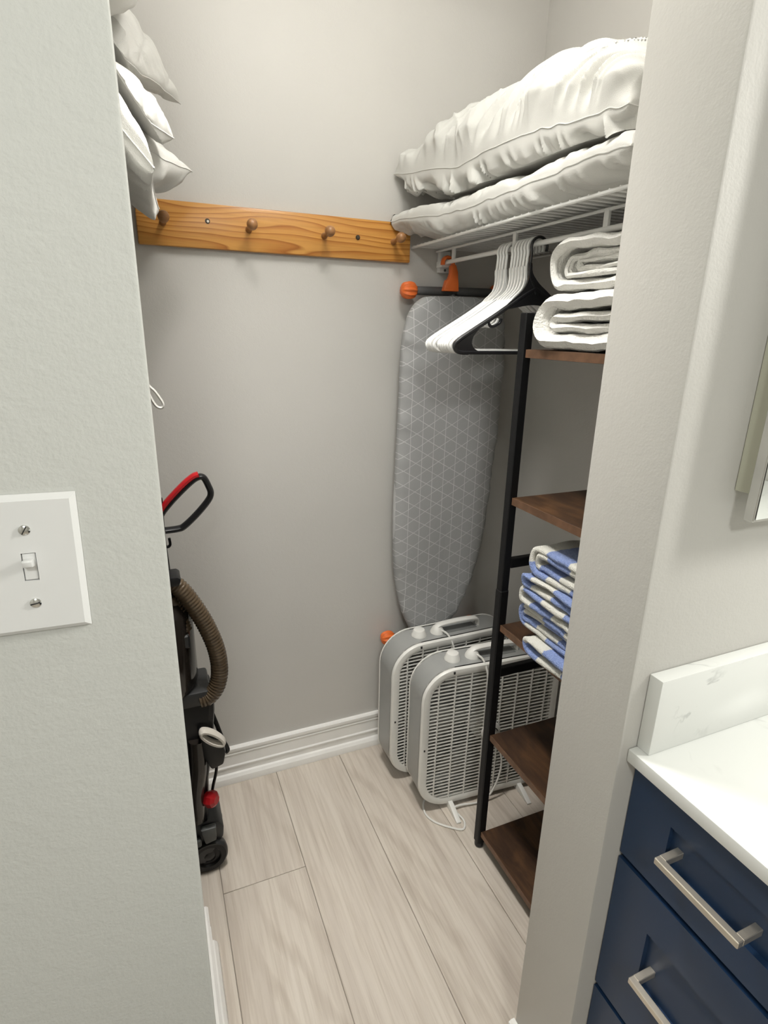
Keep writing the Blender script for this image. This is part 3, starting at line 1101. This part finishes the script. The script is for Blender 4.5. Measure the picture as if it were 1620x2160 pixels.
YN = PY0 + 0.05
TW = 'blue and white striped towels stacked on the middle shelf'
ZS = 0.768
towels = [
    ('lowest of the striped towel stack, white fold jutting over the shelf edge', 0.985, ZS + 0.001, 0.042, 0.788, 3, 0.020),
    ('second lowest striped towel of the stack, with small looped inner folds', 1.040, ZS + 0.045, 0.062, 0.806, 5, 0.085),
    ('middle striped towel of the stack, with a thin white rolled hem', 1.038, ZS + 0.109, 0.040, 0.802, 7, 0.030),
    ('second highest striped towel of the stack, with a slim blue fold', 1.028, ZS + 0.151, 0.036, 0.802, 9, 0.095),
    ('topmost thick striped towel of the stack, blue on top', 1.022, ZS + 0.189, 0.072, 0.810, 11, 0.140),
]
for (lb, yf, z0, hh, x0, sd, s0) in towels:
    g = G()
    n_in = 2 if hh > 0.05 else 1
    th = hh / (2 * (n_in + 0.35)) * 0.92
    for q in range(n_in):
        ins = q * th * 1.06 + th / 2
        ushell(g, yf - ins, YN + 0.01 * q, z0 + ins, z0 + hh - ins, x0 + 0.004 * q, 1.10, th, sd + q * 13, s0 + 0.05 * q, (z0, z0 + hh))
    o = single('towel', g, 'towel', lb, 'towel', (0.95, 0.88, z0), TW, 80)

WB = 'folded white blankets on the top shelf'
for (lb, yf, z0, hh, x0, sd, lay) in (
        ('lower folded white waffle blanket, lying on the top shelf board', 1.080, 1.4695, 0.112, 0.806, 31, (0.30, 0.19)),
        ('upper folded white waffle blanket, on top of the other one', 1.068, 1.584, 0.101, 0.812, 41, (0.24, 0.13, 0.12))):
    g = G()
    ins = 0.0
    for q, fr_ in enumerate(lay):
        th = hh * fr_
        ushell(g, yf - ins - th / 2 - 0.012 * q, YN + 0.005 * q, z0 + ins + th / 2, z0 + hh - ins - th / 2, x0 + 0.010 * q, 1.12, th * 0.93, sd + q * 17, 0, (z0, z0 + hh),
               rough=0.0065 if q == 0 else 0.004, nx=48, soft=True)
        ins += th
    o = single('folded_blanket', g, 'blanket', lb, 'blanket', (0.95, 0.88, z0), WB, 80)

# ------------------------------------------------------------------ box fans


def box_fan(label, loc, rz, ft=0.075):
    """local frame: x to the right 0..W, y back 0..Dp, z up"""
    W, Hh, Dp, Rc, z0 = 0.49, 0.515, 0.108, 0.105, 0.014
    t = thing('box_fan', label, 'box fan', loc, 'box fans on the closet floor', (0, 0, rz))
    cx, cz = W / 2, z0 + Hh / 2
    out = [(cx + a, cz + b_) for a, b_ in rrect(W, Hh, Rc, 10)]
    inn = [(cx + a, cz + b_) for a, b_ in rrect(W - 0.012, Hh - 0.012, Rc - 0.006, 10)]
    n = len(out)
    # sleeve housing
    A = np.zeros((n, 4, 3))
    for i in range(n):
        A[i, 0] = (inn[i][0], 0.006, inn[i][1])
        A[i, 1] = (out[i][0], 0.006, out[i][1])
        A[i, 2] = (out[i][0], Dp - 0.006, out[i][1])
        A[i, 3] = (inn[i][0], Dp - 0.006, inn[i][1])
    hs = part('housing', G().grid(A, wrap_u=True, wrap_v=True), 'fan_grey', t, False)
    part('housing_seam', G().tube([(p[0], Dp - 0.003, p[1]) for p in out], 0.0022, 5, closed=True), 'fan_white', hs, False)

    def frame(y):
        rings = []
        for dw, dy in ((0.000, 0.008), (0.000, 0.000), (0.004, -0.006), (0.016, -0.008), (0.026, -0.005), (0.028, 0.008)):
            rings.append([(cx + a, y + dy, cz + b_) for a, b_ in rrect(W - 2 * dw, Hh - 2 * dw, Rc - dw, 10)])
        return np.array(rings).transpose(1, 0, 2)
    gf = part('front_frame', G().grid(frame(0.003), wrap_u=True, wrap_v=True), 'fan_white', t, False)

    # grille extents
    gw, gh, gr = W - 0.052, Hh - 0.052, Rc - 0.026

    def half_w(z):
        dz = abs(z - cz)
        if dz <= gh / 2 - gr:
            return gw / 2
        q = dz - (gh / 2 - gr)
        return gw / 2 - gr + math.sqrt(max(0, gr * gr - q * q))

    def half_h(x):
        dx = abs(x - cx)
        if dx <= gw / 2 - gr:
            return gh / 2
        q = dx - (gw / 2 - gr)
        return gh / 2 - gr + math.sqrt(max(0, gr * gr - q * q))
    pitch = 0.0128
    nsl = int(gh / pitch)
    src = {}
    for i in range(nsl):
        z = cz - gh / 2 + (i + 0.6) * pitch
        hw = round(half_w(z), 3)
        if hw in src:
            share(src[hw][0], t, (0, 0, z - src[hw][1]))
        else:
            src[hw] = (part('grille_slat', G().box(cx - hw - 0.003, cx + hw + 0.003, -0.002, 0.002, z - 0.0017, z + 0.0017), 'fan_white', t, False), z)
    nb = 8
    for i in range(nb):
        x = cx - gw / 2 + (i + 0.5) * gw / nb
        hh = half_h(x)
        part('grille_bar', G().box(x - 0.0017, x + 0.0017, -0.0032, 0.004, cz - hh - 0.003, cz + hh + 0.003), 'fan_white', t, False)
    # rear grille (too far inside to tell apart singly)
    g = G()
    for i in range(nsl):
        z = cz - gh / 2 + (i + 0.6) * pitch
        hw = half_w(z)
        g.box(cx - hw - 0.003, cx + hw + 0.003, Dp - 0.007, Dp - 0.002, z - 0.0028, z + 0.0028)
    for i in range(nb * 2):
        x = cx - gw / 2 + (i + 0.5) * gw / nb / 2
        hh = half_h(x)
        g.box(x - 0.0015, x + 0.0015, Dp - 0.009, Dp - 0.004, cz - hh, cz + hh)
    part('rear_grille', g, 'fan_inner_shade', t, False)  # darker than the front grille, shade painted into its colour
    part('rear_frame', G().grid(frame(0.003) * np.array([1, -1, 1]) + np.array([0, Dp + 0.0, 0]), wrap_u=True, wrap_v=True), 'fan_white', t, False)
    # hub badge with swirl, motor, blades
    hb = part('hub_badge', G().lathe([(0.034, 0.0), (0.034, 0.004), (0.030, 0.006), (0.001, 0.0065)], (cx, -0.002, cz), (0, -1, 0), 28), 'fan_white', t, False)
    sp_ = [(cx + 0.022 * (1 - k / 40) * math.cos(k / 40 * 7), -0.0088, cz + 0.018 * (1 - k / 40) * math.sin(k / 40 * 7)) for k in range(36)]
    part('badge_swirl', G().tube(sp_, 0.0016, 5), 'fan_dark', hb, False)
    part('motor', G().lathe([(0.048, 0.020), (0.052, 0.028), (0.052, 0.085), (0.044, 0.094)], (cx, 0, cz), (0, 1, 0), 24), 'fan_white', t, False)
    for k in range(5):
        a0 = k * 2 * math.pi / 5 + 0.3
        B = np.zeros((8, 10, 3))
        for i in range(8):
            rr = 0.045 + 0.170 * i / 7
            for j in range(10):
                aa = a0 + (j / 9 - 0.5) * (0.75 + 0.25 * i / 7) + 0.25 * i / 7
                yy = 0.036 + 0.034 * j / 9
                B[i, j] = (cx + rr * math.cos(aa), yy, cz + rr * math.sin(aa))
        g = G().grid(B)
        B2 = B.copy()
        B2[..., 1] += 0.002
        g.grid(B2, flip=True)
        part('blade', g, 'fan_inner_shade', t, False)
    # controls on top
    zt = z0 + Hh
    part('knob', G().lathe([(0.026, 0.0), (0.026, 0.003), (0.0235, 0.007), (0.0205, 0.019), (0.0180, 0.0225), (0.004, 0.024)], (0.118, 0.052, zt), (0, 0, 1), 24), 'fan_white', t, False)
    hp = catmull([(0.178, 0.050, zt), (0.181, 0.050, zt + 0.018), (0.196, 0.050, zt + 0.027), (0.24, 0.050, zt + 0.030), (0.29, 0.050, zt + 0.030), (0.332, 0.050, zt + 0.026), (0.343, 0.050, zt + 0.015), (0.345, 0.050, zt)], 5)
    hd = part('handle', G().tube(hp, 0.0085, 10, up=(0, 1, 0), flat=(1.5, 0.75)), 'fan_white', t, False)
    part('handle_base', G().lathe([(0.024, 0.0), (0.023, 0.006), (0.016, 0.020), (0.006, 0.027)], (0.186, 0.050, zt), (0, 0, 1), 18), 'fan_white', hd, False)
    part('handle_shade', G().box(0.212, 0.332, 0.030, 0.072, zt - 0.0005, zt + 0.0008), 'fan_handle_shade', hd, False)  # flat dark patch, painted shade under the handle arch
    # clip slots in the front frame
    for (x, z, w_, h_) in ((0.100, zt - 0.012, 0.006, 0.008), (0.013, cz - 0.02, 0.005, 0.006), (W - 0.10, zt - 0.012, 0.006, 0.008)):
        part('clip_slot', G().box(x - w_ / 2, x + w_ / 2, -0.0062, -0.002, z - h_ / 2, z + h_ / 2), 'fan_dark', gf, False)
    for x in (0.115, W - 0.115):
        g = G().prism([(-ft, 0.0), (-ft, 0.006), (-0.020, 0.024), (0.005, 0.028), (Dp - 0.005, 0.028), (Dp + 0.010, 0.020), (Dp + 0.018, 0.006), (Dp + 0.018, 0.0)], x - 0.008, x + 0.008, 'x', 0.0015)
        part('foot', g, 'fan_white', t, False)
    return t


f1 = box_fan('front box fan with grey body and white grille, cord looped on the floor', (0.684, 1.290, 0), R(-4.0))
f2 = box_fan('rear box fan with grey body, partly hidden behind the front fan', (0.653, 1.448, 0), R(0.5), 0.024)
# cords (children of their fans, local coordinates)
zt = 0.529
c1 = catmull([(0.192, 0.035, zt + 0.014), (0.204, 0.012, zt + 0.006), (0.210, -0.012, zt - 0.03), (0.214, -0.016, zt - 0.09), (0.228, -0.014, 0.36), (0.262, -0.014, 0.25), (0.288, -0.016, 0.16), (0.282, -0.018, 0.09), (0.255, -0.020, 0.03),
              (0.215, -0.020, 0.006), (0.145, -0.018, 0.012), (0.120, -0.026, 0.010), (0.134, -0.07, 0.004), (0.118, -0.100, 0.004), (0.085, -0.085, 0.004), (0.040, -0.045, 0.004), (0.026, 0.0, 0.004), (0.05, 0.05, 0.004), (0.13, 0.085, 0.004), (0.24, 0.08, 0.004)], 6)
part('power_cord', G().tube(c1, 0.0033, 7), 'cord_white', f1, False)
c2 = catmull([(0.192, 0.035, zt + 0.014), (0.206, 0.012, zt + 0.006), (0.218, -0.010, zt - 0.03), (0.226, -0.014, zt - 0.09), (0.222, -0.014, 0.36), (0.215, -0.016, 0.20), (0.20, -0.018, 0.05), (0.18, -0.022, 0.004), (0.10, -0.024, 0.004)], 6)
part('power_cord', G().tube(c2, 0.0033, 7), 'cord_white', f2, False)

# ------------------------------------------------------------------ upright vacuum
vc = thing('vacuum_cleaner', 'black upright vacuum cleaner with bronze hose and red handle grip', 'vacuum cleaner', (-0.08, 1.38, 0))
y0, y1 = 1.330, 1.425
part('floor_head', G().prism([(-0.36, 0.004), (-0.37, 0.03), (-0.34, 0.062), (-0.20, 0.085), (-0.06, 0.10), (-0.03, 0.07), (-0.03, 0.012), (-0.06, 0.004)], 1.23, 1.53, 'y', 0.008), 'vac_grey', vc)
for yy in (1.332, 1.452):
    wh = part('rear_wheel', G().lathe([(0.016, -0.002), (0.020, -0.005), (0.030, -0.003), (0.034, -0.009), (0.048, -0.009), (0.053, -0.003), (0.054, 0.008), (0.052, 0.020), (0.040, 0.024)], (0.038, yy, 0.0545), (0, 1, 0), 36), 'vac_black', vc)
    part('wheel_cap', G().lathe([(0.001, -0.010), (0.010, -0.008), (0.018, -0.003), (0.020, 0.004)], (0.038, yy, 0.0545), (0, 1, 0), 24), 'vac_grey', wh)
part('axle_housing', G().prism([(-0.06, 0.03), (0.03, 0.035), (0.062, 0.085), (0.083, 0.115), (0.086, 0.150), (0.070, 0.172), (0.030, 0.180), (-0.06, 0.175)], y0 - 0.004, y1 + 0.004, 'y', 0.006), 'vac_grey', vc)
part('wheel_guard', G().tube([(0.040 + 0.060 * math.cos(R(a)), y0 - 0.010, 0.0515 + 0.060 * math.sin(R(a))) for a in range(48, 171, 10)], 0.006, 8, up=(0, 1, 0), flat=(1.6, 0.8)), 'vac_grey', vc)
part('release_pedal', G().prism([(0.022, 0.176), (0.064, 0.176), (0.062, 0.130), (0.032, 0.124)], y0 - 0.026, y0 - 0.006, 'y', 0.004), 'vac_mid', vc)
part('pedal_block', G().box(-0.03, 0.022, y0 - 0.022, y0 - 0.006, 0.115, 0.142, 0.004), 'vac_mid', vc)
part('motor_base', G().prism([(-0.14, 0.16), (0.045, 0.165), (0.052, 0.24), (0.058, 0.32), (0.076, 0.42), (0.088, 0.53), (0.090, 0.585), (-0.16, 0.585), (-0.17, 0.30)], y0, y1 + 0.02, 'y', 0.014), 'vac_black', vc)
part('side_duct', G().tube(catmull([(0.016, y0 - 0.004, 0.20), (0.020, y0 - 0.006, 0.29), (0.032, y0 - 0.006, 0.37), (0.036, y0 - 0.002, 0.46)], 5), [0.022] * 16, 12), 'vac_smoke', vc)
kb = part('release_knob', G().lathe([(0.012, 0.0), (0.0205, 0.010), (0.0235, 0.022), (0.0215, 0.034), (0.012, 0.042)], (0.040, y0 + 0.006, 0.258), (0.72, -0.62, 0.12), 8), 'red', vc, smooth=20)
part('dust_bin', G().lathe([(0.085, 0.0), (0.092, 0.02), (0.092, 0.22), (0.080, 0.25), (0.05, 0.27)], (-0.035, 1.39, 0.60), (0, 0, 1), 28), 'vac_smoke', vc)
part('collar', G().box(-0.12, 0.082, y0 - 0.006, y1 + 0.02, 0.560, 0.603, 0.008, 2), 'vac_grey', vc)
part('spine', G().prism([(-0.02, 0.58), (0.020, 0.58), (0.016, 0.90), (0.010, 1.06), (-0.022, 1.06)], 1.365, 1.405, 'y', 0.006), 'vac_black', vc)
part('cyclone_top', G().lathe([(0.05, 0.0), (0.075, 0.01), (0.070, 0.04), (0.035, 0.055)], (-0.045, 1.39, 0.865), (0, 0, 1), 24), 'vac_grey', vc)


def ribbed(path, r, pitch, seg=14):
    pts = []
    rr = []
    for i in range(len(path) - 1):
        a, b_ = Vector(path[i]), Vector(path[i + 1])
        n_ = max(2, int((b_ - a).length / (pitch / 4)))
        for k in range(n_):
            pts.append(a.lerp(b_, k / n_))
    L_ = 0
    out_r = []
    for i, p in enumerate(pts):
        if i:
            L_ += (p - pts[i - 1]).length
        out_r.append(r * (1 + 0.055 * math.sin(2 * math.pi * L_ / pitch)))
    return G().tube(pts, out_r, seg)


hp = catmull([(-0.02, 1.345, 0.895), (0.010, 1.342, 0.912), (0.030, 1.340, 0.896), (0.053, 1.338, 0.858), (0.083, 1.336, 0.790), (0.104, 1.335, 0.715), (0.108, 1.335, 0.650), (0.098, 1.335, 0.605), (0.078, 1.337, 0.578), (0.055, 1.34, 0.572)], 8)
ho = part('hose', ribbed(hp, 0.0215, 0.0085), 'hose', vc, smooth=80)
hp2 = catmull([(0.004, 1.352, 0.868), (0.024, 1.350, 0.825), (0.036, 1.35, 0.775)], 8)
part('inner_hose', ribbed(hp2, 0.017, 0.0085), 'hose', ho, smooth=80)
part('hose_clip', G().prism([(-0.03, 0.912), (0.030, 0.912), (0.036, 0.928), (0.028, 0.935), (-0.03, 0.935)], 1.315, 1.375, 'y', 0.003), 'vac_black', vc)
part('bin_latch', G().box(0.012, 0.042, 1.325, 1.36, 0.735, 0.772, 0.004), 'vac_grey', vc)
# brush tool clipped to the side
bt = part('brush_tool', G().prism([(0.042, 0.498), (0.096, 0.448), (0.106, 0.415), (0.098, 0.375), (0.066, 0.366), (0.046, 0.415)], y0 - 0.022, y0 + 0.02, 'y', 0.006), 'vac_black', vc)
rg = []
for k in range(28):
    a = 2 * math.pi * k / 28
    ex, ez = 0.036 * math.cos(a), 0.012 * math.sin(a)
    th_ = R(-44)
    rg.append((0.074 + ex * math.cos(th_) - ez * math.sin(th_), y0 - 0.026, 0.474 + ex * math.sin(th_) + ez * math.cos(th_)))
part('bristle_ring', G().tube(rg, 0.0085, 8, closed=True, up=(0, 1, 0), flat=(1.7, 0.75)), 'bristle', bt)
part('cord_hook', G().tube(catmull([(0.075, 1.37, 0.53), (0.090, 1.37, 0.47), (0.104, 1.37, 0.41), (0.116, 1.37, 0.372), (0.110, 1.37, 0.362)], 5), 0.006, 8), 'vac_black', vc)
part('power_cable', G().tube(catmull([(0.084, 1.35, 0.40), (0.080, 1.35, 0.33), (0.068, 1.35, 0.28), (0.062, 1.352, 0.245)], 5), 0.0042, 7), 'vac_black', vc)
# handle loop
lp = catmull([(-0.004, 1.36, 1.04), (0.004, 1.36, 1.075), (0.030, 1.36, 1.108), (0.072, 1.36, 1.148), (0.094, 1.36, 1.163), (0.108, 1.36, 1.162), (0.118, 1.36, 1.140), (0.122, 1.36, 1.122), (0.114, 1.36, 1.104), (0.085, 1.36, 1.072), (0.055, 1.36, 1.046), (0.040, 1.36, 1.041), (0.012, 1.36, 1.040)], 6)
hd = part('handle_loop', G().tube(lp, 0.0085, 10, up=(0, 1, 0), flat=(1.5, 0.9)), 'vac_black', vc)
gp = catmull([(-0.006, 1.357, 1.072), (0.020, 1.357, 1.108), (0.060, 1.357, 1.148), (0.084, 1.357, 1.1665), (0.097, 1.357, 1.171)], 6)
part('red_grip', G().tube(gp, 0.0082, 8, up=(0, 1, 0), flat=(1.75, 0.85)), 'red', hd)
part('stalk', G().tube([(0.002, 1.36, 1.12), (0.000, 1.36, 1.03), (-0.006, 1.385, 0.95)], 0.012, 10), 'vac_black', vc)
part('cable_hook', G().tube(catmull([(0.004, 1.36, 1.005), (0.014, 1.36, 0.998), (0.020, 1.36, 1.004), (0.019, 1.36, 1.020)], 4), 0.0035, 6), 'vac_black', vc)

# ------------------------------------------------------------------ vanity
XC = 0.638
va = thing('vanity_cabinet', 'navy shaker vanity cabinet with brushed nickel drawer pulls', 'vanity', (1.0, 0.0, 0))
part('carcass', G().box(XC + 0.022, 1.60, -0.60, YF - 0.001, 0.10, 0.888), 'navy_gap', va)
part('toe_kick', G().box(XC + 0.08, 1.58, -0.58, YF - 0.004, 0.0, 0.10), 'navy', va)


def drawer(z0, z1, r0, r1, zh, ya, yb):
    """frame and recessed panel, front face at x = XC; r0, r1 recess heights"""
    ri = 0.074
    rec = 0.009
    g = G()
    Y = [ya, ya + ri, yb - ri, yb]
    # frame of four members
    g.box(XC, XC + 0.020, ya, yb, r1, z1)
    g.box(XC, XC + 0.020, ya, yb, z0, r0)
    g.box(XC, XC + 0.020, ya, Y[1], r0, r1)
    g.box(XC, XC + 0.020, Y[2], yb, r0, r1)
    d = part('drawer_front', g, 'navy', va)
    part('recessed_panel', G().box(XC + rec, XC + 0.019, Y[1], Y[2], r0, r1), 'navy', d)
    yc = 0.350
    hw = 0.064
    h = part('drawer_pull', G().box(XC - 0.036, XC - 0.025, yc - hw, yc + hw, zh - 0.0055, zh + 0.0055, 0.0012), 'nickel', d)
    for s_ in (-1, 1):
        y = yc + s_ * (hw - 0.0055)
        part('pull_post', G().box(XC - 0.026, XC + rec + 0.001, y - 0.0055, y + 0.0055, zh - 0.0055, zh + 0.0055, 0.0008), 'nickel', h)
    return d


for (z0, z1, r0, r1, zh) in ((0.7055, 0.876, 0.760, 0.828, 0.792), (0.4055, 0.6945, 0.505, 0.616, 0.549), (0.115, 0.3945, 0.21, 0.315, 0.262)):
    drawer(z0, z1, r0, r1, zh, 0.05, YF - 0.002)

ct = single('countertop', G().box(XC - 0.022, 1.615, -0.62, YF - 0.001, 0.890, 0.912, 0.0018, 2), 'quartz', 'white quartz countertop with faint grey veins on the navy vanity', 'countertop', (1.1, 0, 0.89))
single('side_splash', G().box(XC - 0.006, 1.615, YF - 0.024, YF - 0.001, 0.9122, 1.038, 0.0015, 2), 'quartz', 'white quartz splash strip standing on the counter along the wall', 'backsplash', (1.1, YF - 0.01, 0.9122))

# ------------------------------------------------------------------ medicine cabinet
mc = thing('medicine_cabinet', 'mirrored medicine cabinet on the wall at the right picture edge', 'cabinet', (0.93, YF, 1.272))
part('body', G().box(0.727, 1.16, YF - 0.026, YF - 0.0005, 1.304, 1.95, 0.001), 'cab_cream', mc)
dr = part('door', G().box(0.715, 1.172, YF - 0.0425, YF - 0.0285, 1.272, 1.985, 0.001), 'steel', mc)
A = []
for (dx, dy) in ((0.0035, -0.0430), (0.0035, -0.0436), (0.020, -0.0476), (0.021, -0.0430)):
    A.append([(0.715 + dx, YF + dy, 1.272 + dx), (1.172 - dx, YF + dy, 1.272 + dx), (1.172 - dx, YF + dy, 1.985 - dx), (0.715 + dx, YF + dy, 1.985 - dx)])
part('bevel_frame', G().grid(np.array(A).transpose(1, 0, 2), wrap_u=True), 'mirror', dr)
part('mirror_pane', G().box(0.7355, 1.1515, YF - 0.0475, YF - 0.0428, 1.2925, 1.9645), 'mirror', dr)
